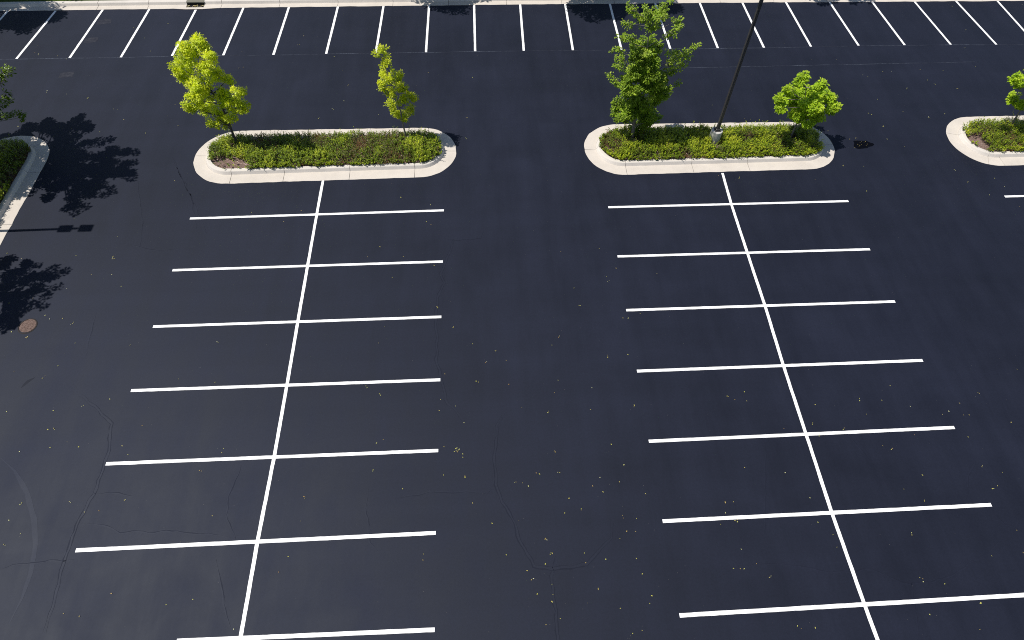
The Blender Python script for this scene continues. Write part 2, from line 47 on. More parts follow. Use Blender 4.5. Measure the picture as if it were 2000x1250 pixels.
class MB:
    """collects vertices and faces, then links them as one mesh object"""
    def __init__(s): s.v = []; s.f = []; s.m = []; s.t = []; s.smooth = False
    def face(s, pts, mi=0, tint=0.5):
        b = len(s.v); s.v.extend(pts); s.f.append(tuple(range(b, b + len(pts)))); s.m.append(mi); s.t.append(tint)
    def grid(s, rows, mi=0, closed=False, tint=0.5):
        b = len(s.v); n = len(rows[0])
        for r in rows: s.v.extend(r)
        for i in range(len(rows) - 1):
            for j in range(n if closed else n - 1):
                k = (j + 1) % n
                s.f.append((b + i*n + j, b + i*n + k, b + (i+1)*n + k, b + (i+1)*n + j)); s.m.append(mi); s.t.append(tint)
    def tube(s, pts, rads, sides=7, mi=0, cap=True, phase=0.0, tint=0.5):
        pts = [Vector(p) for p in pts]; rows = []
        for i, p in enumerate(pts):
            d = (pts[min(i+1, len(pts)-1)] - pts[max(i-1, 0)]).normalized()
            a = d.cross(Vector((0, 1, 0)) if abs(d.y) < .9 else Vector((1, 0, 0))).normalized(); b = d.cross(a)
            rows.append([tuple(p + (a*math.cos(phase + 2*math.pi*k/sides) + b*math.sin(phase + 2*math.pi*k/sides))*rads[i]) for k in range(sides)])
        s.grid(rows, mi, closed=True, tint=tint)
        if cap: s.face(rows[-1], mi, tint); s.face(rows[0][::-1], mi, tint)
    def box(s, x0, x1, y0, y1, z0, z1, bev=0.0, mi=0):
        if bev <= 0:
            P = [(x, y, z) for z in (z0, z1) for x, y in ((x0, y0), (x1, y0), (x1, y1), (x0, y1))]
            for q in ((0,3,2,1), (4,5,6,7), (0,1,5,4), (1,2,6,5), (2,3,7,6), (3,0,4,7)): s.face([P[i] for i in q], mi)
        else:
            b = bev
            def ring(i, z): return [(x0+i+b, y0+i, z), (x1-i-b, y0+i, z), (x1-i, y0+i+b, z), (x1-i, y1-i-b, z), (x1-i-b, y1-i, z), (x0+i+b, y1-i, z), (x0+i, y1-i-b, z), (x0+i, y0+i+b, z)]
            rows = [ring(b*.8, z0), ring(0, z0+b), ring(0, z1-b), ring(b*.8, z1)]
            s.grid(rows, mi, closed=True); s.face(rows[0][::-1], mi); s.face(rows[-1], mi)
    def disc(s, c, r, z, n=32, mi=0): s.face([(c[0]+r*math.cos(2*math.pi*k/n), c[1]+r*math.sin(2*math.pi*k/n), z) for k in range(n)], mi)
    def ribbon(s, pts, w, z, mi=0, off=0.0, jit=0.0, taper=False):
        """flat strip along a 2-D polyline"""
        n = len(pts); L = []; Rr = []
        for i in range(n):
            a = Vector(pts[max(i-1, 0)]); b = Vector(pts[min(i+1, n-1)]); d = (b-a)
            if d.length < 1e-6: d = Vector((1, 0))
            d.normalize(); nn = Vector((-d.y, d.x)); c = Vector(pts[i]) + nn*off
            ww = w*(1 + R.uniform(-jit, jit))/2
            if taper: ww *= max(.12, min(1, 4*min(i, n-1-i)/n))
            L.append((*(c + nn*ww), z)); Rr.append((*(c - nn*ww), z))
        s.grid([L, Rr][::-1], mi)
    def leaf(s, c, axis, nrm, ln, wd, tint):
        """folded four-point leaf"""
        side = axis.cross(nrm)
        if side.length < 1e-4: return
        side.normalize(); up = side.cross(axis).normalized()
        b = c; m = c + axis*(ln*.52); t = c + axis*ln - up*(ln*.12)
        l = m + side*(wd*.5) + up*(wd*.10); r = m - side*(wd*.5) + up*(wd*.10)
        k = len(s.v); s.v.extend((tuple(b), tuple(r), tuple(t), tuple(l)))
        s.f.append((k, k+1, k+2)); s.f.append((k, k+2, k+3)); s.m += [0, 0]; s.t += [tint, tint]
    def build(s, name, mats, parent=None, tint=False, smooth=False, origin=None):
        me = bpy.data.meshes.new(name)
        vs = s.v
        if origin is not None: vs = [(x-origin[0], y-origin[1], z-origin[2]) for x, y, z in vs]
        me.from_pydata(vs, [], s.f)
        mats = mats if isinstance(mats, (list, tuple)) else [mats]
        for m in mats: me.materials.append(m)
        if len(mats) > 1: me.polygons.foreach_set('material_index', s.m)
        if smooth: me.polygons.foreach_set('use_smooth', [True]*len(s.f))
        if tint:
            at = me.attributes.new('tint', 'FLOAT', 'FACE'); at.data.foreach_set('value', s.t)
        me.update()
        o = bpy.data.objects.new(name, me); COL.objects.link(o)
        if parent: o.parent = parent
        elif origin is not None: o.location = origin
        return o

def densify(pts, step):
    out = []
    for a, b in zip(pts, pts[1:]):
        a = Vector(a); b = Vector(b); n = max(1, int((b-a).length/step))
        out += [a.lerp(b, i/n) for i in range(n)]
    out.append(Vector(pts[-1]))
    return out
def wobble(pts, amp, freq=1.3, seed=0.0):
    return [Vector((p[0] + amp*noise.noise(Vector((p[0]*freq, p[1]*freq, seed))), p[1] + amp*noise.noise(Vector((p[0]*freq, p[1]*freq, seed+9.7))))) for p in pts]

# ------------------------------------------------------------------ materials
class NT:
    def __init__(s, name):
        s.m = bpy.data.materials.new(name); s.m.use_nodes = True; s.n = s.m.node_tree.nodes; s.l = s.m.node_tree.links
        s.n.clear(); s.out = s.n.new('ShaderNodeOutputMaterial'); s.tc = s.n.new('ShaderNodeTexCoord')
    def node(s, t, **kw):
        n = s.n.new(t)
        for k, v in kw.items():
            if k.startswith('i_'):
                key = k[2:]; key = int(key) if key.isdigit() else key.replace('_', ' ')
                if hasattr(v, 'links') or isinstance(v, bpy.types.NodeSocket): s.l.new(v, n.inputs[key])
                else: n.inputs[key].default_value = v
            else: setattr(n, k, v)
        return n
    def pos(s, scale=(1, 1, 1), rot=(0, 0, 0)):
        g = s.node('ShaderNodeNewGeometry')
        return s.node('ShaderNodeMapping', i_Vector=g.outputs['Position'], i_Scale=scale, i_Rotation=rot).outputs[0]
    def noise(s, vec, scale, detail=4, rough=.55, dist=0.0):
        return s.node('ShaderNodeTexNoise', i_Vector=vec, i_Scale=scale, i_Detail=detail, i_Roughness=rough, i_Distortion=dist).outputs['Fac']
    def ramp(s, fac, stops, interp='LINEAR'):
        r = s.node('ShaderNodeValToRGB', i_Fac=fac); e = r.color_ramp.elements; r.color_ramp.interpolation = interp
        while len(e) < len(stops): e.new(.5)
        for x, (p, c) in zip(e, stops):
            x.position = p; x.color = (*c, 1) if isinstance(c, tuple) else (c, c, c, 1)
        return r.outputs['Color']
    def mix(s, f, a, b, blend='MIX'):
        n = s.node('ShaderNodeMix', data_type='RGBA', blend_type=blend)
        for k, v in ((0, f), (6, a), (7, b)):
            if isinstance(v, bpy.types.NodeSocket): s.l.new(v, n.inputs[k])
            else: n.inputs[k].default_value = (*v, 1) if isinstance(v, tuple) else v
        return n.outputs[2]
    def math(s, op, a, b=0.0):
        n = s.node('ShaderNodeMath', operation=op)
        for k, v in ((0, a), (1, b)):
            if isinstance(v, bpy.types.NodeSocket): s.l.new(v, n.inputs[k])
            else: n.inputs[k].default_value = v
        return n.outputs[0]
    def bsdf(s, color, rough=.7, spec=.5, metal=0.0, bump=None, bs=.3, bd=.01, tint=None):
        b = s.node('ShaderNodeBsdfPrincipled', i_Metallic=metal)
        b.inputs['Specular IOR Level'].default_value = spec
        if tint: b.inputs['Specular Tint'].default_value = (*tint, 1)
        for k, v in (('Base Color', color), ('Roughness', rough)):
            if isinstance(v, bpy.types.NodeSocket): s.l.new(v, b.inputs[k])
            else: b.inputs[k].default_value = (*v, 1) if isinstance(v, tuple) else v
        if bump is not None:
            bn = s.node('ShaderNodeBump', i_Height=bump, i_Strength=bs, i_Distance=bd); s.l.new(bn.outputs[0], b.inputs['Normal'])
        s.l.new(b.outputs[0], s.out.inputs[0])
        return s.m

ASPH = (0.0094, 0.0112, 0.0220)
def asphalt(name, k=1.0, spec=.27, rough=.635, streaks=True):
    t = NT(name); p = t.pos()
    big = t.noise(p, .07, 5, .6); mid = t.noise(p, .55, 5, .6, .4)
    sw = t.noise(t.pos((.9, .12, 1), (0, 0, math.radians(-62))), 1.1, 6, .62, .25)      # squeegee sweeps of the sealcoat
    lanes = t.noise(t.pos((.05, 1.1, 1), (0, 0, math.radians(1.5))), .8, 4, .6)
    grain = t.noise(p, 55, 3, .7); fine = t.noise(p, 190, 2, .6)
    v = t.mix(1.0, t.ramp(big, [(.3, .84), (.7, 1.14)]), t.ramp(mid, [(.3, .90), (.72, 1.11)]), 'MULTIPLY')
    v = t.mix(1.0, v, t.ramp(sw, [(.32, .88), (.68, 1.14)]), 'MULTIPLY')
    v = t.mix(1.0, v, t.ramp(lanes, [(.3, .93), (.7, 1.07)]), 'MULTIPLY')
    v = t.mix(1.0, v, t.ramp(grain, [(.3, .84), (.75, 1.18)]), 'MULTIPLY')
    c = t.mix(1.0, tuple(x*k for x in ASPH), v, 'MULTIPLY')
    vor = t.node('ShaderNodeTexVoronoi', i_Vector=p, i_Scale=5.5); 
    v2 = t.ramp(t.noise(p, 13, 4, .75), [(.3, .88), (.7, 1.12)]); c = t.mix(1.0, c, v2, 'MULTIPLY')
    speck = t.ramp(vor.outputs['Distance'], [(.035, 1.0), (.06, 0.0)])
    sel = t.ramp(t.noise(p, 2.3, 2), [(.55, 0.0), (.62, 1.0)])
    c = t.mix(t.math('MULTIPLY', t.math('MULTIPLY', speck, sel), .5), c, (.16, .15, .13))
    rg = t.ramp(t.mix(.5, sw, mid), [(.3, rough-.07), (.7, rough+.08)])
    h = t.math('ADD', t.math('MULTIPLY', grain, .6), t.math('MULTIPLY', fine, .4))
    return t.bsdf(c, rg, spec, bump=h, bs=.35, bd=.006, tint=(.82, .89, 1.0))
M = {}
M['asphalt'] = asphalt('sealcoated_asphalt')
M['crack'] = asphalt('asphalt_crack', .92, .22, .70)
M['crack_lip'] = asphalt('asphalt_crack_lip', 1.06, .285, .625)
M['tyre_arc'] = asphalt('tyre_scrub', 1.12, .295, .62)
M['scuff'] = asphalt('rubber_scuff', .7, .22, .68)
def patch_mat():
    t = NT('faded_tack_patch'); p = t.pos()
    return t.bsdf(t.mix(t.ramp(t.noise(p, 6, 5, .7), [(.42, 0.0), (.7, .6)]), ASPH, (.045, .047, .058)), .72, .27)
M['patch'] = patch_mat()
def chalk_mat():
    t = NT('chalk_line'); p = t.pos()
    f = t.math('MULTIPLY', t.ramp(t.noise(p, .35, 4, .65), [(.42, .05), (.7, .75)]), t.ramp(t.noise(p, 9, 3), [(.35, .2), (.65, 1.0)]))
    return t.bsdf(t.mix(f, ASPH, (.16, .19, .25)), .8, .25)
M['chalk'] = chalk_mat()
def paint_mat():
    t = NT('white_road_paint'); p = t.pos()
    c = t.ramp(t.noise(p, 14, 5, .65), [(.25, (.76, .77, .78)), (.55, (.88, .88, .87))])
    worn = t.ramp(t.noise(p, 60, 4, .75), [(.24, 1.0), (.31, 0.0)])
    c = t.mix(t.math('MULTIPLY', worn, .35), c, (.3, .3, .32))
    return t.bsdf(c, .55, .4, bump=t.noise(p, 120, 3), bs=.2, bd=.004)
M['paint'] = paint_mat()
def concrete(name, base, dirt=.5):
    t = NT(name); p = t.pos()
    c = t.mix(t.ramp(t.noise(p, 1.1, 6, .65), [(.3, 0.0), (.7, 1.0)]), tuple(x*.90 for x in base), tuple(min(1, x*1.05) for x in base))
    c = t.mix(t.math('MULTIPLY', t.ramp(t.noise(p, 7, 6, .75), [(.56, 0.0), (.78, 1.0)]), dirt), c, tuple(x*.66 for x in base))
    c = t.mix(1.0, c, t.ramp(t.noise(p, 90, 3, .7), [(.25, .87), (.75, 1.09)]), 'MULTIPLY')
    return t.bsdf(c, .88, .25, bump=t.noise(p, 70, 4, .7), bs=.35, bd=.006)
M['pan'] = concrete('gutter_concrete', (.595, .54, .475), .35)
M['kerb'] = concrete('kerb_concrete', (.625, .58, .525), .35)
M['joint'] = concrete('dark_joint', (.13, .115, .10), .5)  # darker concrete tone for the joint grooves
M['footing'] = concrete('footing_concrete', (.50, .48, .44), .5)
M['hood'] = concrete('inlet_hood', (.20, .19, .155), .8)
def simple(name, c, rough=.5, spec=.5, metal=0.0, sc=25, var=.25):
    t = NT(name); p = t.pos()
    cc = t.mix(1.0, c, t.ramp(t.noise(p, sc, 5, .65), [(.25, 1-var), (.75, 1+var)]), 'MULTIPLY')
    return t.bsdf(cc, rough, spec, metal, bump=t.noise(p, sc*3, 3), bs=.15, bd=.004)
M['pole'] = simple('dark_bronze_paint', (.040, .038, .038), .42, .5)
M['steel'] = simple('galvanised_bolt', (.3, .3, .3), .45, .5, .8)
M['lens'] = simple('lamp_lens', (.5, .5, .46), .15, .6)
M['iron'] = simple('cast_iron', (.022, .018, .016), .8, .3)
M['void'] = simple('inlet_void', (.004, .004, .004), .95, .1)
M['rust'] = simple('dead_leaf', (.30, .13, .045), .8, .2)
def lid_mat():
    t = NT('worn_manhole_iron'); p = t.pos()
    c = t.ramp(t.noise(p, 16, 6, .75), [(.3, (.05, .030, .024)), (.48, (.125, .082, .068)), (.7, (.22, .155, .13))])
    return t.bsdf(c, .85, .25, bump=t.noise(p, 26, 4, .7), bs=.6, bd=.012)
M['lid'] = lid_mat()
def wet_mat():
    t = NT('wet_tar'); p = t.pos()
    return t.bsdf(t.ramp(t.noise(p, 9, 4), [(.3, (.0012, .0015, .003)), (.7, (.0025, .003, .006))]), .6, .04, bump=t.noise(p, 20, 3), bs=.2)
M['wet'] = wet_mat()
def mulch_mat():
    t = NT('bark_mulch'); p = t.pos()
    v = t.node('ShaderNodeTexVoronoi', i_Vector=t.pos((1, 1.9, 1), (0, 0, .4)), i_Scale=26)
    c = t.mix(v.outputs['Color'], (.10, .062, .05), (.30, .21, .18))
    return t.bsdf(c, .9, .2, bump=v.outputs['Distance'], bs=.8, bd=.03)
M['mulch'] = mulch_mat()
M['lawn'] = simple('mown_lawn', (.05, .085, .014), .9, .15, sc=9, var=.5)
def bark(name, a, b):
    t = NT(name); p = t.pos((1, 1, .25))
    return t.bsdf(t.ramp(t.noise(p, 45, 5, .7), [(.3, a), (.7, b)]), .9, .2, bump=t.noise(p, 60, 4), bs=.5, bd=.01)
M['bark_dark'] = bark('dark_bark', (.035, .030, .030), (.10, .088, .08))
M['bark_grey'] = bark('grey_bark', (.12, .105, .09), (.26, .23, .20))
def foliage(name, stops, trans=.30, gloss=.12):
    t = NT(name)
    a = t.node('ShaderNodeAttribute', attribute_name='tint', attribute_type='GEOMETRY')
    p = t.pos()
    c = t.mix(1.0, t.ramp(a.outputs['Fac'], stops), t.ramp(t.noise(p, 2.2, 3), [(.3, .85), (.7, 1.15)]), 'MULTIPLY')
    d = t.node('ShaderNodeBsdfDiffuse', i_Color=c)
    tr = t.node('ShaderNodeBsdfTranslucent', i_Color=t.mix(1.0, c, (1.25, 1.2, .5), 'MULTIPLY'))
    m1 = t.node('ShaderNodeMixShader', i_Fac=trans, i_1=d.outputs[0], i_2=tr.outputs[0])
    g = t.node('ShaderNodeBsdfGlossy', i_Roughness=.5, i_Color=(.9, .95, .8, 1))
    fr = t.node('ShaderNodeFresnel', i_IOR=1.35)
    m2 = t.node('ShaderNodeMixShader', i_Fac=t.math('MULTIPLY', fr.outputs[0], gloss), i_1=m1.outputs[0], i_2=g.outputs[0])
    t.l.new(m2.outputs[0], t.out.inputs[0])
    return t.m
M['gold_leaf'] = foliage('yellow_green_leaf', [(0, (.28, .37, .010)), (.4, (.62, .72, .022)), (1, (.88, .90, .09))], .5)
M['lime_leaf'] = foliage('lime_leaf', [(0, (.27, .37, .010)), (.5, (.60, .68, .022)), (1, (.86, .86, .08))], .5)
M['deep_leaf'] = foliage('deep_green_leaf', [(0, (.09, .15, .008)), (.5, (.23, .36, .020)), (1, (.54, .64, .09))], .36)
M['fresh_leaf'] = foliage('fresh_green_leaf', [(0, (.15, .27, .010)), (.5, (.36, .53, .020)), (1, (.62, .74, .06))], .45)
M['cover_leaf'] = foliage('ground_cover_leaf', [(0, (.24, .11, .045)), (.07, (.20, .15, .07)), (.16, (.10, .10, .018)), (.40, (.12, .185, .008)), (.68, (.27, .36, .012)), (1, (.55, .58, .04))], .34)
M['twig'] = simple('bare_twig', (.16, .115, .095), .9, .2)
M['litter'] = foliage('fallen_leaf', [(0, (.34, .20, .08)), (.3, (.42, .34, .10)), (.6, (.50, .50, .10)), (1, (.55, .55, .36))], .1, .3)
M['grass'] = foliage('lawn_blade', [(0, (.05, .08, .012)), (1, (.12, .17, .02))], .25)

# ------------------------------------------------------------------ world, sun, camera
ELEV = math.radians(60.0); SUN_AZ_TO = Vector((-1.0, -0.02))     # horizontal direction towards the sun
w = bpy.data.worlds.new('World'); scene.world = w; w.use_nodes = True
nt = w.node_tree; nt.nodes.clear()
sky = nt.nodes.new('ShaderNodeTexSky'); sky.sky_type = 'NISHITA'; sky.sun_disc = False
sky.sun_elevation = ELEV; sky.sun_rotation = math.atan2(SUN_AZ_TO.x, SUN_AZ_TO.y); sky.air_density = 1.0; sky.dust_density = .6
bg = nt.nodes.new('ShaderNodeBackground'); bg.inputs['Strength'].default_value = 0.085
wo = nt.nodes.new('ShaderNodeOutputWorld'); nt.links.new(sky.outputs[0], bg.inputs[0]); nt.links.new(bg.outputs[0], wo.inputs[0])
sl = bpy.data.lights.new('sun', 'SUN'); sl.energy = 5.0; sl.angle = math.radians(.53); sl.color = (1.0, .955, .89)
so = bpy.data.objects.new('sun', sl); COL.objects.link(so)
h = SUN_AZ_TO.normalized(); dirv = Vector((h.x*math.cos(ELEV), h.y*math.cos(ELEV), math.sin(ELEV)))
so.rotation_euler = dirv.to_track_quat('Z', 'Y').to_euler(); so.location = dirv*60
cd = bpy.data.cameras.new('camera'); cam = bpy.data.objects.new('camera', cd); COL.objects.link(cam)
cd.sensor_fit = 'HORIZONTAL'; cd.sensor_width = 36; cd.lens = LENS; cd.clip_start = .1; cd.clip_end = 2000
mw = Matrix(CAM_ROT).to_4x4(); mw.translation = (0, 0, CAM_H); cam.matrix_world = mw
scene.camera = cam
scene.view_settings.view_transform = 'Standard'; scene.view_settings.look = 'None'; scene.view_settings.exposure = 0
scene.cycles.use_denoising = False; scene.cycles.filter_width = 1.0

# ------------------------------------------------------------------ ground
g = MB()
xs = [-400, -60, -30, 0, 30, 60, 400]; ys = [-400, -40, 0, 20, 36, 400]
g.grid([[(x, y, 0.0) for x in xs] for y in ys], 0)
for i, c in enumerate(CRACKS):
    d = wobble(densify(c, .16), .07, 2.6, i*3.1)
    strong = i in (0, 2, 3, 7)
    g.ribbon(d, .11 if strong else .07, .0012, 2, 0, .35, True)
    if strong:
        g.ribbon(d, .022, .0022, 1, .05, .7, True); g.ribbon(wobble(d, .05, 4, 5+i), .026, .0026, 1, -.035, .8, True)
    else:
        g.ribbon(wobble(d, .02, 4, i), .022, .0022, 1, .012, .7, True)
g.ribbon(wobble(densify(TYRE_ARC, .3), .02), .16, .002, 3, 0, .2, True)
g.ribbon(wobble(densify(SCUFF, .1), .02), .14, .002, 4, 0, .4, True)
for (x, y), a in zip(FADED_PATCHES, (.25, .2, .15)):
    ca, sa = math.cos(a), math.sin(a)
    g.face([(x + ca*u - sa*v + R.uniform(-.04, .04), y + sa*u + ca*v + R.uniform(-.04, .04), .002) for u, v in ((-.36, -.22), (0, -.24), (.36, -.2), (.38, .2), (.02, .24), (-.34, .2))], 5)
lot = g.build('parking_lot_ground', [M['asphalt'], M['crack'], M['crack_lip'], M['tyre_arc'], M['scuff'], M['patch']])
tag(lot, 'dark sealcoated asphalt parking lot surface with faint sealed cracks', 'parking lot', kind='structure')

# ------------------------------------------------------------------ painted lines
LW = .118
def paint_line(a, b, z, label, group, w=LW, name='stall_line'):
    pts = densify([a, b] if not isinstance(a, list) else a, .12)
    m = MB(); o = (pts[0][0], pts[0][1], 0)
    n = len(pts); L = []; Q = []
    for i, p in enumerate(pts):
        d = (pts[min(i+1, n-1)] - pts[max(i-1, 0)]).normalized(); nn = Vector((-d.y, d.x))
        e1 = w/2*(1 + .10*noise.noise(Vector((p[0]*3.1, p[1]*3.1, z*900)))) + R.uniform(-.0025, .0025)
        e2 = w/2*(1 + .10*noise.noise(Vector((p[0]*3.1, p[1]*3.1, z*900 + 7)))) + R.uniform(-.0025, .0025)
        L.append((*(p + nn*e1), z)); Q.append((*(p - nn*e2), z))
    m.grid([Q, L], 0)
    ob = m.build(name, M['paint'], origin=o)
    return tag(ob, label, 'parking line', group)
ordw = ['nearest the planted island', 'second from the island', 'third from the island', 'fourth from the island', 'fifth from the island', 'sixth from the island', 'seventh from the island, lowest in view']
for i, (a, b) in enumerate(LEFT_ROW):
    paint_line(a, b, .008, 'white stall stripe across the left centre line, ' + ordw[i], 'white stall stripes of the left double row')
for i, (a, b) in enumerate(RIGHT_ROW):
    paint_line(a, b, .008, 'white stall stripe across the right centre line, ' + ordw[i], 'white stall stripes of the right double row')
def ext(ps, d):
    a, b = Vector(ps[-2]), Vector(ps[-1]); return ps + [tuple(b + (b-a).normalized()*d)]
paint_line(ext(LEFT_SPINE, 1.0), None, .004, 'long white centre line running from the left planted island down the photo', 'long centre lines of the double rows', name='centre_line')
paint_line(ext(RIGHT_SPINE, 1.0), None, .004, 'long white centre line running from the island with the lamp pole', 'long centre lines of the double rows', name='centre_line')
e0, e1 = EDGE_LINE
paint_line(e0, (e0[0]+11.0, e0[1]+.06), .008, 'short visible end of a white stall stripe cut by the right photo edge', 'white stall stripe of the far right row')
n_far = len(FAR_ROW)
def far_label(i):
    k = i - 4                                      # stripe 4 starts below the drain inlet
    words = ['', 'first', 'second', 'third', 'fourth', 'fifth', 'sixth', 'seventh', 'eighth', 'ninth', 'tenth', 'eleventh', 'twelfth', 'thirteenth', 'fourteenth', 'fifteenth']
    if i == 0: return 'white far kerb stripe in tree shade, cut off by the left photo edge'
    if i == n_far-1: return 'white far kerb stripe cut off by the right photo edge'
    if i == 4: return 'white far kerb stripe starting directly below the drain inlet'
    if i < 4: return 'white far kerb stripe, %s to the left of the drain inlet' % words[4-i]
    if i == 13: return 'white far kerb stripe with tree shade on its top, just left behind the dense tree'
    if i == 14: return 'white far kerb stripe behind the top twigs of the dense tree'
    if i == 16: return 'white far kerb stripe crossed by the black lamp pole'
    if i == 15: return 'white far kerb stripe between the dense tree and the lamp pole'
    if i > 16: return 'white far kerb stripe, %s to the right of the lamp pole' % words[i-16]
    return 'white far kerb stripe, %s to the right of the drain inlet' % words[k]
for i, (a, b) in enumerate(FAR_ROW):
    b2 = Vector(b); a2 = Vector(a); b2 = b2 + (b2-a2).normalized()*.05
    paint_line(a2, b2, .004, far_label(i), 'white stripes along the far kerb', .125)
# faint chalk guide lines that the striping crew left along the stripe ends
m = MB(); cl = [(p[0][0], p[0][1]-.03) for p in FAR_ROW]
m.ribbon(wobble(densify([(cl[0][0]-3, cl[0][1])]+cl+[(cl[-1][0]+3, cl[-1][1])], .25), .015), .035, .002, 0, 0, .3)
tag(m.build('chalk_line', M['chalk']), 'thin faint chalk guide line along the lower ends of the far stripes', 'chalk line')
m = MB(); m.ribbon(wobble(densify([(10.5, 28.55), (27.5, 28.75)], .25), .03), .03, .002, 0, 0, .4)
tag(m.build('chalk_line', M['chalk']), 'second fainter chalk trace just below the far stripes, right of the dense tree', 'chalk line')

# ------------------------------------------------------------------ kerbs
GUT = [(0.0, -.02), (0.0, .012), (.012, .016), (.27, .018), (.555, .026)]
KRB = [(.560, -.02), (.560, .028), (.568, .038), (.616, .140), (.630, .160), (.652, .170), (.68, .173), (.79, .174), (.812, .168), (.822, .150), (.822, .02)]
def sweep(mb, stations, profile):
    """stations: (point2d, inward2d, deep, jitter); one ring of profile points each, grooves where deep"""
    rows = []
    for (p, nn, deep, jit) in stations:
        row = []
        for k, (d, z) in enumerate(profile):
            dd = d + (jit if d < .02 else 0)
            if deep and 0 < k < len(profile)-1:
                if d < .3: z -= .02
                elif z > .03 or d < .50: z -= .018; dd += .015
            row.append((p[0] + nn[0]*dd, p[1] + nn[1]*dd, z))
        rows.append(row)
    b = len(mb.v); n = len(profile)
    for r in rows: mb.v.extend(r)
    for i in range(len(rows)-1):
        dk = stations[i][2] and stations[i+1][2]
        for j in range(n-1):
            mb.f.append((b+i*n+j, b+(i+1)*n+j, b+(i+1)*n+j+1, b+i*n+j+1)); mb.m.append(1 if dk else 0); mb.t.append(.5)
def with_joint(stations, at, fn):
    for s, deep in ((at-.010, 0), (at-.008, 1), (at+.008, 1), (at+.010, 0)): stations.append((s, deep, fn))

def capsule_stations(c0, r0, c1, r1, joints):
    """outline around the circles c0 and c1, counter-clockwise from the end of c0; joints are arc-length marks"""
    c0 = Vector(c0); c1 = Vector(c1); ax = (c1-c0); L = ax.length; u = ax/L; v = Vector((-u.y, u.x))
    l1 = math.pi*r1; l0 = math.pi*r0; tot = 2*L + l0 + l1
    def at(s):
        s %= tot
        if s < L: t = s/L; n = v; r = r0 + (r1-r0)*t; return c0 + u*s - v*r, n
        s -= L
        if s < l1: a = s/l1*math.pi; o = -v*math.cos(a) + u*math.sin(a); return c1 + o*r1, -o
        s -= l1
        if s < L: t = s/L; r = r1 + (r0-r1)*t; return c1 - u*s + v*r, -v
        s -= L; a = s/l0*math.pi; o = v*math.cos(a) - u*math.sin(a); return c0 + o*r0, -o
    marks = [(tot*i/150, 0) for i in range(150)]
    for j in joints:
        marks = [m for m in marks if abs(m[0]-j) > .05]
        marks += [(j-.010, 0), (j-.008, 1), (j+.008, 1), (j+.010, 0)]
    marks.sort(); st = []
    for s, deep in marks:
        p, n = at(s)
        jit = .028*noise.noise(Vector((p.x*2.3, p.y*2.3, 3.3))) + .014*noise.noise(Vector((p.x*9, p.y*9, 1)))
        st.append((p, n, deep, jit))
    st.append(st[0])
    return st, L, l0, l1
ISLANDS = {}
def island(key, c0, r0, c1, r1, joints, label):
    st, L, l0, l1 = capsule_stations(c0, r0, c1, r1, joints)
    mid = (Vector(c0)+Vector(c1))/2; org = (mid.x, mid.y, 0)
    t = empty('planter_island', org)
    tag(t, label, 'kerbed island', 'kerbed planting islands in the parking lot')
    st = [(p-mid, n, d, j) for p, n, d, j in st]
    a = MB(); sweep(a, st, GUT); a.build('gutter', [M['pan'], M['joint']], t, smooth=False)
    b = MB(); sweep(b, st, KRB); b.build('kerb', [M['kerb'], M['joint']], t)
    # mulch bed, slightly domed
    mm = MB(); rings = []
    for k in range(9):
        f = k/8
        rings.append([(p.x + n[0]*.822 + (0 - (p.x + n[0]*.822))*0, 0, 0) for p, n, d, j in st][:0])
    inner = [(Vector(p) + Vector(n)*.822) for p, n, d, j in st[:-1]]
    axis0 = Vector(c0)-mid; axis1 = Vector(c1)-mid; ax = (axis1-axis0)
    rows = []
    for k in range(8):
        f = k/7; row = []
        for p in inner:
            tt = max(0, min(1, (p-axis0).dot(ax)/ax.length_squared)); core = axis0 + ax*tt
            qv = p.lerp(core, f)
            row.append((qv.x, qv.y, .10 + .07*math.sin(f*math.pi/2) + .02*noise.noise(Vector((qv.x*3, qv.y*3, 0)))))
        rows.append(row)
    mm.grid(rows, 0, closed=True)
    for _ in range(2600):                          # loose bark chips lying on the bed
        tt = R.random(); an = R.uniform(0, 6.283); rr = (min(r0, r1)-.87)*math.sqrt(R.random())
        c = axis0.lerp(axis1, tt); x, y = c.x+rr*math.cos(an), c.y+rr*math.sin(an)
        z = .125 + .06*(1-rr/(min(r0, r1)-.87)) + R.uniform(0, .012); q = R.uniform(0, 6.283); l = R.uniform(.02, .05); wd = R.uniform(.008, .018)
        dx, dy = math.cos(q), math.sin(q); tl = R.uniform(-.015, .015)
        mm.face([(x-dx*l-dy*wd, y-dy*l+dx*wd, z-tl), (x-dx*l+dy*wd, y-dy*l-dx*wd, z-tl), (x+dx*l+dy*wd, y+dy*l-dx*wd, z+tl), (x+dx*l-dy*wd, y+dy*l+dx*wd, z+tl)], 1, R.random())
    mm.build('mulch', [M['mulch'], M['chip']], t, tint=True)
    ISLANDS[key] = (Vector(c0), r0-.84, Vector(c1), r1-.84)
    return t
M['chip'] = foliage('bark_chip', [(0, (.16, .09, .075)), (.5, (.36, .25, .22)), (1, (.60, .48, .44))], 0.02, .1)
A0, A1 = (-11.84, 22.14), (-3.08, 22.225)
B0, B1 = (6.62, 22.19), (15.42, 22.23)
C0, C1 = (24.90, 22.31), (33.7, 22.4)
D0, D1 = (-22.19, 8.5), (-22.19, 22.07)
island('A', A0, 1.81, A1, 1.73, [.15, 2.55, 5.55, 8.55, 8.76+2.7, 8.76+5.44+2.5, 8.76+5.44+5.5, 2*8.76+5.44+2.75], 'left of the two whole kerbed islands, oval, planted, bare mulch at its left corner')
island('B', B0, 1.79, B1, 1.71, [.02, 3.2, 5.9, 8.8+2.65, 8.8+5.4+2.5, 8.8+5.4+5.5, 2*8.8+5.4+2.8], 'oval planted island with pale kerb, carrying the black lamp pole')
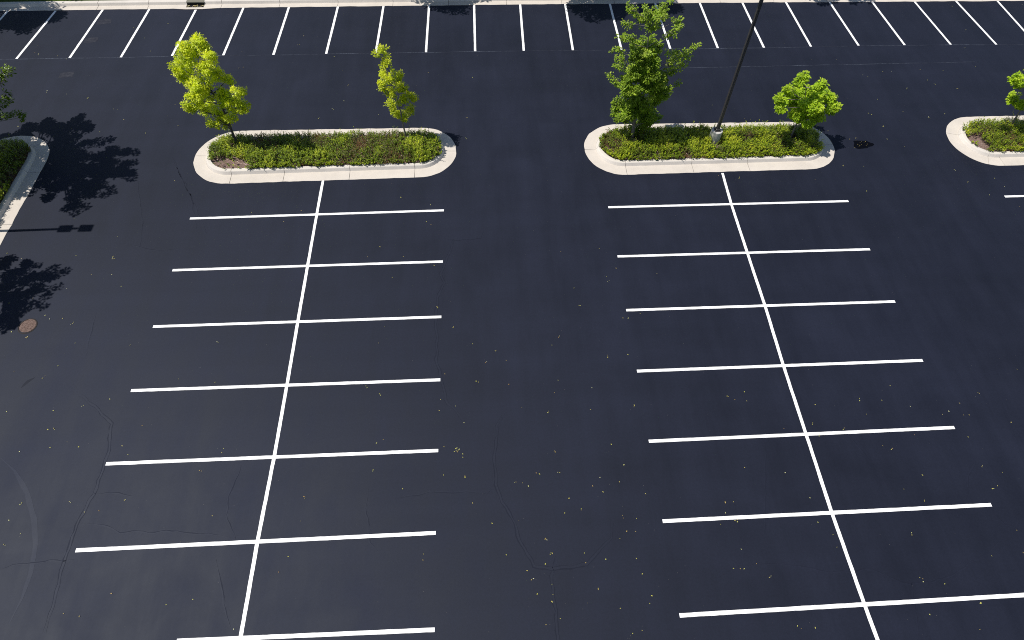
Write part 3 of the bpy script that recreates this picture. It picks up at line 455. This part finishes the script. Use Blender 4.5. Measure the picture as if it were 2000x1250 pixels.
island('C', C0, 1.80, C1, 1.80, [.1, 3.1, 6.1, 2*8.8+5.65+2.2, 2*8.8+5.65+5.0], 'pale kerbed island end cut off by the right photo edge')
island('D', D0, 1.78, D1, 1.78, [2, 4.9, 7.8, 9.6, 12.8, 13.57+1.5], 'shaded kerbed island end cut off by the left photo edge')

# far kerb with the drain inlet gap
FK = [(-75, 34.40), (-45, 34.58), (-28, 34.73), (-13.2, 34.88), (1.9, 34.97), (17.5, 34.965), (33.6, 34.89), (60, 34.75), (80, 34.65)]
def fk_y(x):
    for (x0, y0), (x1, y1) in zip(FK, FK[1:]):
        if x0 <= x <= x1: return y0 + (y1-y0)*(x-x0)/(x1-x0)
    return 34.7
FG = [(0.0, -.02), (0.0, .012), (.012, .016), (.38, .024)]
FKR = [(.384, -.02), (.384, .028), (.392, .038), (.440, .140), (.454, .160), (.476, .170), (.50, .173), (.66, .174), (.682, .168), (.692, .150), (.692, .02)]
def straight(x0, x1, profile, mat, name, root):
    joints = [x for x in [-22.32, -19.44, -15.23, -11.86, -8.45, -5.2, -1.9, 1.57, 4.9, 8.1, 11.4, 14.6, 17.9, 21.2, 24.4, 27.7, 31] if x0+.3 < x < x1-.3]
    xs = []; n = int((x1-x0)/.25)
    for i in range(n+1):
        x = x0+(x1-x0)*i/n
        if all(abs(x-j) > .04 for j in joints): xs.append((x, 0))
    for j in joints: xs += [(j-.011, 0), (j-.009, 1), (j+.009, 1), (j+.011, 0)]
    xs.sort(); st = []
    for x, d in xs:
        st.append((Vector((x, fk_y(x))), Vector((0, 1)), d, .04*noise.noise(Vector((x*1.6, 2, 3.3))) + .015*noise.noise(Vector((x*8, 2, 1)))))
    mb = MB(); sweep(mb, st, profile); return mb.build(name, [mat, M['joint']], root)
IX0, IX1 = -17.23, -16.25
fk = empty('far_kerb', (0, 0, 0)); tag(fk, 'long pale concrete kerb and gutter along the far edge of the lot', 'kerb', kind='structure')
straight(-75, IX0-.02, FG, M['pan'], 'gutter', fk); straight(IX1+.02, 80, FG, M['pan'], 'gutter', fk)
straight(-75, IX0-.02, FKR, M['kerb'], 'kerb', fk); straight(IX1+.02, 80, FKR, M['kerb'], 'kerb', fk)
ap = MB(); yb = fk_y(IX0)                         # apron that bulges out in front of the inlet
ap.face([(IX0-.9, yb+.01, .0175), (IX0-.3, yb-.07, .018), (IX0, yb-.10, .018), (IX1, yb-.09, .018), (IX1+.3, yb-.05, .018), (IX1+1.0, yb+.02, .0175), (IX1+.02, yb+.03, .0185), (IX0-.02, yb+.03, .0185)])
ap.face([(IX0-.02, yb+.03, .0185), (IX1+.02, yb+.03, .0185), (IX1+.02, yb+.10, .0195), (IX0-.02, yb+.10, .0195)])
ap.build('apron', M['pan'], fk)
di = empty('storm_drain', ((IX0+IX1)/2, yb+.25, 0))
tag(di, 'dark storm drain inlet with grey hood set in the far kerb', 'drain inlet')
W = (IX1-IX0)/2
v_ = MB(); v_.box(-W+.01, W-.01, -.14, .42, -.50, -.30); v_.face([(-W, .13, -.3), (W, .13, -.3), (W, .13, .10), (-W, .13, .10)])
v_.build('throat', M['void'], di)  # black face stands in for the darkness inside the opening
gr = MB(); gr.box(-W, W, -.15, -.115, -.04, .016); gr.box(-W, W, .085, .12, -.04, .016); gr.box(-W, -W+.04, -.115, .085, -.04, .016); gr.box(W-.04, W, -.115, .085, -.04, .016)
for k in range(9): xk = -W+.12+k*(2*W-.24)/8; gr.box(xk-.014, xk+.014, -.115, .085, -.04, .010)
gr.build('grate', M['iron'], di)
hd = MB(); rows = []
for (y, z) in ((.14, .10), (.14, .155), (.155, .178), (.19, .190), (.40, .192), (.42, .17), (.42, .02)): rows.append([(x, y, z) for x in (-W-.015, -W*.5, 0, W*.5, W+.015)])
hd.grid(rows); hd.face([rows[i][0] for i in range(6, -1, -1)]); hd.face([rows[i][-1] for i in range(7)]); hd.face([rows[0][0], rows[0][-1], rows[6][-1], rows[6][0]])
hd.build('hood', M['hood'], di)
dl = MB()
for _ in range(46):
    cx = R.choice((-.38, -.05, .02, .36)); c = Vector((cx + R.gauss(0, .07), R.uniform(-.11, .08), .018 + R.uniform(0, .01))) + Vector(di.location)
    q = R.uniform(0, 6.28); dl.leaf(c, Vector((math.cos(q), math.sin(q), R.uniform(-.1, .3))).normalized(), Vector((R.uniform(-.4, .4), R.uniform(-.4, .4), 1)), R.uniform(.05, .1), R.uniform(.03, .055), R.uniform(0, .35))
tag(dl.build('dead_leaves', M['litter'], tint=True), 'brown dead leaves caught on the drain grate', 'leaves', kind='stuff')

# lawn beyond the far kerb
lw = MB(); xs = [x for x in range(-75, 81, 5)]
lw.grid([[(x, fk_y(x)+.695, .150) for x in xs], [(x, fk_y(x)+1.5, .17) for x in xs], [(x, 60, .25) for x in xs]])
lw.grid([[(x, 60, .25) for x in (-400, 0, 400)], [(x, 420, .4) for x in (-400, 0, 400)]])
lw.face([(-400, 34.9, .13), (-75, fk_y(-75)+.695, .15), (-75, 60, .25), (-400, 60, .25)]); lw.face([(80, fk_y(80)+.695, .15), (400, 34.9, .13), (400, 60, .25), (80, 60, .25)])
tag(lw.build('lawn', M['lawn']), 'green lawn beyond the far kerb', 'lawn', kind='structure')
gb = MB()
for _ in range(30000):
    x = R.uniform(-34, 36); y = fk_y(x) + .70 + 1.3*R.random()**1.5; a = R.uniform(0, 6.28); h_ = R.uniform(.05, .11); ww = .006
    lx, ly = math.cos(a)*h_*.5, math.sin(a)*h_*.5
    gb.face([(x-ww*math.sin(a), y+ww*math.cos(a), .14), (x+ww*math.sin(a), y-ww*math.cos(a), .14), (x+lx, y+ly, .15+h_)], 0, R.random())
tag(gb.build('grass', M['grass'], tint=True), 'short green grass blades along the far kerb', 'grass', kind='stuff')

# ------------------------------------------------------------------ ground cover
def ground_cover(key, n_shoots, label, bare=(), tall=1.0, bright=0.0, brown=()):
    c0, r0, c1, r1 = ISLANDS[key]; mb = MB(); tw = MB()
    ax = c1-c0; k = 0
    while k < n_shoots:
        t = R.uniform(-.25, 1.25); p = c0 + ax*t + Vector((-ax.y, ax.x)).normalized()*R.uniform(-1, 1)*max(r0, r1)*1.06
        tt = max(0, min(1, (p-c0).dot(ax)/ax.length_squared)); core = c0+ax*tt; rr = (r0+(r1-r0)*tt)
        dd = (p-core).length
        edge = rr + .05 + (.10 if p.y > core.y + .3 else 0) + .10*noise.noise(Vector((p.x*2.1, p.y*2.1, 4.4)))
        if dd > edge: continue
        skip = False; brn = 0.0
        for (bx, by, br) in bare:
            if (p-Vector((bx, by))).length < br*(1+.35*noise.noise(Vector((p.x*3, p.y*3, 8)))): skip = True
        for (bx, by, br) in brown:
            brn = max(brn, 1-(p-Vector((bx, by))).length/br)
        if skip and R.random() < .97: continue
        k += 1
        n1 = noise.noise(Vector((p.x*1.1, p.y*1.1, 2.0))); n2 = noise.noise(Vector((p.x*3.4, p.y*3.4, 6.0)))
        hgt = (.36 + .12*n1 + .16*n2 + R.uniform(-.06, .10))*tall
        hgt *= .55 + .45*min(1, max(0, (edge-dd)/.3))
        hgt = max(.10, hgt)
        if R.random() < .07: hgt += R.uniform(.06, .24)
        lean = Vector((R.gauss(0, .22), R.gauss(0, .22), 1)).normalized()
        out = (p-core); 
        if dd > rr-.2 and out.length > 0: lean = (lean + Vector((*out.normalized(), 0))*.35).normalized()
        base = Vector((p.x, p.y, .13)); top = base + lean*hgt
        tone = .56 + .46*n1 + .22*n2 + R.gauss(0, .11) + bright - brn*.42
        if R.random() < .05 + .32*max(0, brn): tone = R.uniform(0, .2)
        tw.v.extend([tuple(base+Vector((.004, 0, 0))), tuple(base-Vector((.004, 0, 0))), tuple(top)]); q = len(tw.v); tw.f.append((q-3, q-2, q-1)); tw.m.append(1); tw.t.append(.5)
        nl = R.randint(8, 12) if brn < .3 else R.randint(4, 8)
        for i in range(nl):
            f = .35 + .65*(i+.5)/nl; c = base + lean*(hgt*f)
            a = R.uniform(0, 6.28); el = R.uniform(-.15, .6) + .3*f
            d = Vector((math.cos(a)*math.cos(el), math.sin(a)*math.cos(el), math.sin(el)))
            ln = R.uniform(.048, .085)*(1.15-.35*f)
            mb.leaf(c, d, Vector((R.uniform(-.5, .5), R.uniform(-.5, .5), 1)), ln, ln*R.uniform(.5, .72), max(0, min(1, tone + .50*(f-.75) + R.gauss(0, .06))))  # lower leaves tinted darker, painting the shade between shoots
    off = len(mb.v); mb.v += tw.v; mb.f += [tuple(i+off for i in f) for f in tw.f]; mb.m += tw.m; mb.t += tw.t
    o = mb.build('ground_cover', [M['cover_leaf'], M['twig']], tint=True)
    return tag(o, label, 'ground cover', kind='stuff')
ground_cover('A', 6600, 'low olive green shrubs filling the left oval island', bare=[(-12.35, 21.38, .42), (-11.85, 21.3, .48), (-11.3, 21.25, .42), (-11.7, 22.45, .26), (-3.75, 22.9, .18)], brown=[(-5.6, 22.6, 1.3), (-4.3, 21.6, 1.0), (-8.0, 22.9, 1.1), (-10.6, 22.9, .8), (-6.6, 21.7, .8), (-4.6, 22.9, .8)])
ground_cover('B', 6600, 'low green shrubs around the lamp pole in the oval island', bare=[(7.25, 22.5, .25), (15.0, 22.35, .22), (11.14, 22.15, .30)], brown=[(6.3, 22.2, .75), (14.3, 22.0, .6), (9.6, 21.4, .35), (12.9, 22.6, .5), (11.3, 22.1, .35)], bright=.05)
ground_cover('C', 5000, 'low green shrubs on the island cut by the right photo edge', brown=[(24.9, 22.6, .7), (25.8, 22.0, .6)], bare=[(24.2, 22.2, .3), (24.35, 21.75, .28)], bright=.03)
ground_cover('D', 6500, 'deeply shaded shrubs on the island cut by the left photo edge', bright=-.1, tall=1.1)  # lowered bright puts part of the tree's shade into the leaf colour

# ------------------------------------------------------------------ trees
def bez(a, b, c, n):
    return [a*(1-t)**2 + b*2*t*(1-t) + c*t*t for t in [i/n for i in range(n+1)]]
def tree(name, base, blobs, path, label, leafmat, barkmat, r0=.07, leaf=.085, dens=1.0, group=None, clump=.115, per=22, tone=.5, sprays=(), droop=.2, lower_dark=0.0, fill=.5, spray_tone=.16):
    root = empty(name, (base[0], base[1], 0)); tag(root, label, 'tree', group)
    B = Vector((base[0], base[1], 0)); tk = MB(); cr = MB()
    pts = [Vector(p) for p in path]; pts[0] = Vector((pts[0].x, pts[0].y, 0))
    sm = []
    for i in range(len(pts)-1):
        for k in range(4):
            t = k/4; p0 = pts[max(i-1, 0)]; p1 = pts[i]; p2 = pts[i+1]; p3 = pts[min(i+2, len(pts)-1)]
            sm.append(.5*((2*p1) + (p2-p0)*t + (2*p0-5*p1+4*p2-p3)*t*t + (3*p1-p0-3*p2+p3)*t**3))
    sm.append(pts[-1]); n = len(sm); H = max(pts[-1].z, .1)
    rad = [max(.012, r0*(1-.86*(p.z/H))*(1.35 if p.z < .12 else 1)) for p in sm]
    tk.tube([p-B for p in sm], rad, 9)
    zmin = min(b[2]-b[3] for b in blobs); zmax = max(b[2]+b[3] for b in blobs)
    def limb(c, r, thin=1.0):
        best = None
        for p in sm:
            if p.z < zmin*.75: continue
            if p.z > c.z - .25*(c-p).length and p.z > zmin: continue
            s = (p-c).length + abs((c.z-p.z) - .7*(Vector((c.x-p.x, c.y-p.y)).length))*.5
            if best is None or s < best[0]: best = (s, p)
        s = best[1] if best else sm[n//2]
        mid = (s+c)/2 + Vector((R.gauss(0, .06), R.gauss(0, .06), -.06*(c-s).length))
        ps = bez(s, mid, c, 6); L = (c-s).length
        w0 = max(.011, min(.45*r0, .012+.016*L)*thin)
        tk.tube([p-B for p in ps], [w0*(1-.75*i/6) for i in range(7)], 5)
        return s
    def cluster(c, per, rad, tn, outw):
        for _ in range(per):
            d = Vector((R.gauss(0, 1), R.gauss(0, 1), R.gauss(0, 1)))
            if d.length < 1e-3: continue
            d.normalize(); off = d*rad*R.random()**.5; off.z *= .75
            ax = (d*.9 + outw*.6 + Vector((0, 0, -droop))).normalized()
            nr = (Vector((-.45, -.05, 1.25)) + d*.45 + outw*.3 + Vector((R.gauss(0, .35), R.gauss(0, .35), R.gauss(0, .25))))
            ln = leaf*R.uniform(.7, 1.25)
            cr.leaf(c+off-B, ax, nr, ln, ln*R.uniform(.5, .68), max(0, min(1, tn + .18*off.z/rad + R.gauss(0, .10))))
    parts = []
    for (x, y, z, r) in blobs:
        if r < .16: parts.append((x, y, z, r)); continue
        for k in range(9):
            d = Vector((R.gauss(0, 1), R.gauss(0, 1), R.gauss(0, 1))).normalized()*r*R.uniform(.25, .88)
            parts.append((x+d.x, y+d.y, z+d.z, r*R.uniform(.26, .46)))
    cen = Vector((sum(b[0] for b in blobs)/len(blobs), sum(b[1] for b in blobs)/len(blobs), sum(b[2] for b in blobs)/len(blobs)))
    for (x, y, z, r) in blobs: limb(Vector((x, y, z)), r)
    for (x, y, z, r) in parts:
        c = Vector((x, y, z))
        nc = max(2, int(dens*4.4*(r/clump)**2))
        bt = tone + R.gauss(0, .11) - lower_dark*max(0, (cen.z-z))/(zmax-zmin)  # lower_dark paints crown shade by tinting the lower clumps darker
        for _ in range(nc):
            d = Vector((R.gauss(0, 1), R.gauss(0, 1), R.gauss(0, 1))).normalized()
            cc = c + d*r*(fill + (1-fill)*R.random())*R.uniform(.75, 1.0)
            if R.random() < .3:
                tk.tube([c-B, (c+cc)/2-B+Vector((0, 0, -.02)), cc-B], [.007, .005, .003], 3, cap=False)
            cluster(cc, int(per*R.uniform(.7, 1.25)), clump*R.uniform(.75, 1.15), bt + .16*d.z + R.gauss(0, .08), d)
    for (x, y, z, r) in sprays:
        c = Vector((x, y, z)); s = limb(c, r, .55)
        dirv = (c-s).normalized(); nc = max(3, int(dens*2.8*(r/clump)**1.6)+1)
        for k in range(nc):
            f = (k+.5)/nc; cc = c + dirv*r*(2*f-1)*1.15 + Vector((R.gauss(0, .35), R.gauss(0, .35), R.gauss(0, .3)))*r
            tk.tube([c-dirv*r-B, cc-B], [.006, .003], 3, cap=False)
            cluster(cc, int(per*.8), clump*.8, tone+spray_tone+R.gauss(0, .08), dirv)
    tk.build('trunk', barkmat, root, smooth=True); cr.build('crown', leafmat, root, tint=True)
    return root
TP = TRUNK_PATHS
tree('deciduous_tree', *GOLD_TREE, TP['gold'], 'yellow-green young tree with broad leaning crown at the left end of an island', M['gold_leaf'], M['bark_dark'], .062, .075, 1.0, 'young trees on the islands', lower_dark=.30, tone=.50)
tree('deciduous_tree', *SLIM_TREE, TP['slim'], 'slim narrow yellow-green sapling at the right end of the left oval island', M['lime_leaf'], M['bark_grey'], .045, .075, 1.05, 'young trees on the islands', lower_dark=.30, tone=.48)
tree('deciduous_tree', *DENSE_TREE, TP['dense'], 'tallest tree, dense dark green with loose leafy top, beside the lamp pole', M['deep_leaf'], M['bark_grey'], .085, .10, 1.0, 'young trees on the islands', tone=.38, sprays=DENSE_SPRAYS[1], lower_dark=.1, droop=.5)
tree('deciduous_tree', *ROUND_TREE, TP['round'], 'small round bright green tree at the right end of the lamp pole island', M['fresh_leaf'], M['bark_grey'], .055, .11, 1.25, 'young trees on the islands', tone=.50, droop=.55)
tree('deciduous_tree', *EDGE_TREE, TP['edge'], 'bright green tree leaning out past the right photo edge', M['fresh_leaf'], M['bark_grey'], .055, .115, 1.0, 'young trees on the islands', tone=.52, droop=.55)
tree('deciduous_tree', LEFT_TREE[0], LEFT_TREE[1] + [(-24.3 - .9*(k % 2) + R.uniform(-.3, .3), 17.9 + .62*k, 4.6 + R.uniform(-.5, .6), .85) for k in range(10)], [(-22.2, 21.6, 0), (-22.15, 21.6, 1.5), (-22.0, 21.7, 3.5), (-21.6, 21.7, 5.5), (-21.2, 21.7, 6.6)], 'dark tree past the left photo edge, leafy branch tips showing above its big shadow', M['deep_leaf'], M['bark_grey'], .13, .13, 1.35, 'young trees on the islands', sprays=[(x, y, z, r*.8) for x, y, z, r in LEFT_SPRAYS[1]], tone=.30, clump=.17, spray_tone=-.25)  # negative spray_tone paints the branch tips as if shaded
tree('deciduous_tree', *LOWER_TREE, [(-22.2, 14.6, 0), (-22.15, 14.6, 1.4), (-21.9, 14.5, 3.2), (-21.5, 14.4, 5.2)], 'tree outside the left photo edge whose lacy shadow falls near the manhole', M['deep_leaf'], M['bark_grey'], .11, .12, .9, 'young trees on the islands', tone=.4, clump=.14)
def lawn_tree(x, y, h, r, label):
    bl = []
    for _ in range(84):
        d = Vector((R.gauss(0, 1), R.gauss(0, 1), R.gauss(0, 1))).normalized()*r*R.uniform(.45, .95)
        bl.append((x+d.x, y+d.y, h+d.z*.75, R.uniform(.55, .95)))
    tree('deciduous_tree', (x, y), bl, [(x, y, 0), (x+.05, y, h*.3), (x, y+.05, h*.7), (x-.05, y, h*1.2)], label, M['deep_leaf'], M['bark_grey'], .17, .18, .85, 'trees on the lawn beyond the far kerb', clump=.26, per=16)
lawn_tree(-31.0, 36.3, 5.6, 4.8, 'lawn tree above the photo shading the far left kerb')
lawn_tree(-5.6, 38.2, 5.6, 4.1, 'lawn tree above the photo shading the kerb left of centre')
lawn_tree(5.2, 36.5, 5.6, 3.7, 'lawn tree above the photo shading the kerb behind the dense tree')
lawn_tree(18.5, 38.4, 5.6, 3.7, 'lawn tree above the photo dappling the kerb right of the lamp pole')

# ------------------------------------------------------------------ lamp posts
def lamp_post(x, y, top, tilt, label, foot_h=.86):
    root = empty('lamp_post', (x, y, 0)); tag(root, label, 'lamp post', 'twin headed parking lot lamps')
    f = MB(); nn = 36; rows = []
    for (r, z) in ((.27, -.02), (.27, foot_h-.03), (.262, foot_h-.008), (.24, foot_h)): rows.append([(r*math.cos(2*math.pi*k/nn), r*math.sin(2*math.pi*k/nn), z) for k in range(nn)])
    f.grid(rows, 0, closed=True); f.face(rows[-1]); f.build('footing', M['footing'], root)
    bp = MB(); bp.box(-.15, .15, -.15, .15, foot_h+.001, foot_h+.024, .006); bp.box(-.105, .105, -.105, .105, foot_h+.026, foot_h+.11, .012)
    bp.build('base_plate', M['pole'], root)
    for sx in (-1, 1):
        for sy in (-1, 1):
            b = MB(); b.tube([(sx*.122, sy*.122, foot_h+.025), (sx*.122, sy*.122, foot_h+.055)], [.016, .016], 6); b.tube([(sx*.122, sy*.122, foot_h+.055), (sx*.122, sy*.122, foot_h+.09)], [.009, .009], 6)
            b.build('bolt', M['steel'], root)
    t = math.tan(tilt); zt = top-.05; z0 = foot_h+.112
    def sq(hw, z): dx = -t*(z-foot_h); c = .22*hw; return [(dx+a, b_, z) for a, b_ in ((-hw+c, -hw), (hw-c, -hw), (hw, -hw+c), (hw, hw-c), (hw-c, hw), (-hw+c, hw), (-hw, hw-c), (-hw, -hw+c))]
    p = MB(); rows = [sq(.072, z0), sq(.066, foot_h+(top-foot_h)*.5), sq(.060, zt)]; p.grid(rows, 0, closed=True); p.face(rows[-1]); p.build('pole', M['pole'], root)
    dx = -t*(top-foot_h)
    for s in (-1, 1):
        a = MB(); a.box(dx+min(s*.075, s*.16), dx+max(s*.075, s*.16), -.035, .035, top-.14, top-.07, .008); a.build('arm', M['pole'], root)
        hd = MB(); x0, x1 = sorted((dx+s*.165, dx+s*.165+s*.53)); hd.box(x0, x1, -.20, .20, top-.19, top-.02, .03); ho = hd.build('lamp_head', M['pole'], root)
        ln = MB(); ln.box(x0+.06, x1-.06, -.15, .15, top-.197, top-.191); lo = ln.build('lens', M['lens'], ho)
    return root
lamp_post(11.14, 22.40, 8.1, math.radians(1.9), 'tall black square lamp pole on a round concrete footing among shrubs')
lamp_post(-22.25, 17.72, 8.1, 0.0, 'lamp pole outside the left photo edge whose twin headed shadow shows')

# ------------------------------------------------------------------ small things
mx, my = MANHOLE[0]
mh = empty('manhole_cover', (mx, my, 0)); tag(mh, 'round worn brownish manhole cover at the left near tree shadow tips', 'manhole cover')
f = MB(); nn = 40; rows = []
for (r, z) in ((.352, .002), (.342, .010), (.315, .010), (.309, -.02)): rows.append([(r*math.cos(2*math.pi*k/nn), r*math.sin(2*math.pi*k/nn), z) for k in range(nn)])
f.grid(rows, 0, closed=True); f.build('frame', M['iron'], mh)
l = MB(); l.disc((.010, .010), .298, .012, 40)
rows = [[(.010+.298*math.cos(2*math.pi*k/nn), .010+.298*math.sin(2*math.pi*k/nn), z) for k in range(nn)] for z in (-.02, .012)]; l.grid(rows, 0, closed=True)
for a in range(-4, 5):
    for b in range(-4, 5):
        if math.hypot(a, b) < 4.3: l.box(a*.060-.016, a*.060+.038, b*.060-.006, b*.060+.027, .013, .017)
l.build('lid', M['lid'], mh)
wp = MB(); ring = wobble(densify(WET_PATCH+[WET_PATCH[0]], .05), .06, 6)[:-1]
wp.face([(p[0], p[1], .003) for p in ring])
tag(wp.build('wet_patch', M['wet']), 'small black tar stain sprinkled with leaves right of the lamp pole island', 'stain')

lt = MB()
def litter(x, y, s=1.0, tone=None):
    q = R.uniform(0, 6.28); ln = R.uniform(.045, .085)*s
    lt.leaf(Vector((x, y, R.uniform(.010, .018))), Vector((math.cos(q), math.sin(q), R.uniform(-.05, .25))).normalized(), Vector((R.uniform(-.35, .35), R.uniform(-.35, .35), 1)), ln, ln*R.uniform(.4, .7), tone if tone is not None else min(1, max(0, R.gauss(.5, .24))))
for (x, y) in LITTER:
    near = abs(x-18.6) < .75 and abs(y-22.1) < .5
    if near and R.random() < .25: continue
    litter(x, y, .5 if near else .7, .3 if near else None)
    if R.random() < .3 and not near: litter(x+R.gauss(0, .04), y+R.gauss(0, .04), .7)
for _ in range(130):
    x = R.uniform(-30, 34); y = R.uniform(-2, 34.5)
    if R.random() > .35 + .5*max(0, min(1, (x+5)/25)): continue
    litter(x, y, R.uniform(.25, .6), R.uniform(0, .5))
tag(lt.build('fallen_leaves', M['litter'], tint=True), 'tiny yellow fallen leaves scattered over the asphalt', 'fallen leaves', kind='stuff')
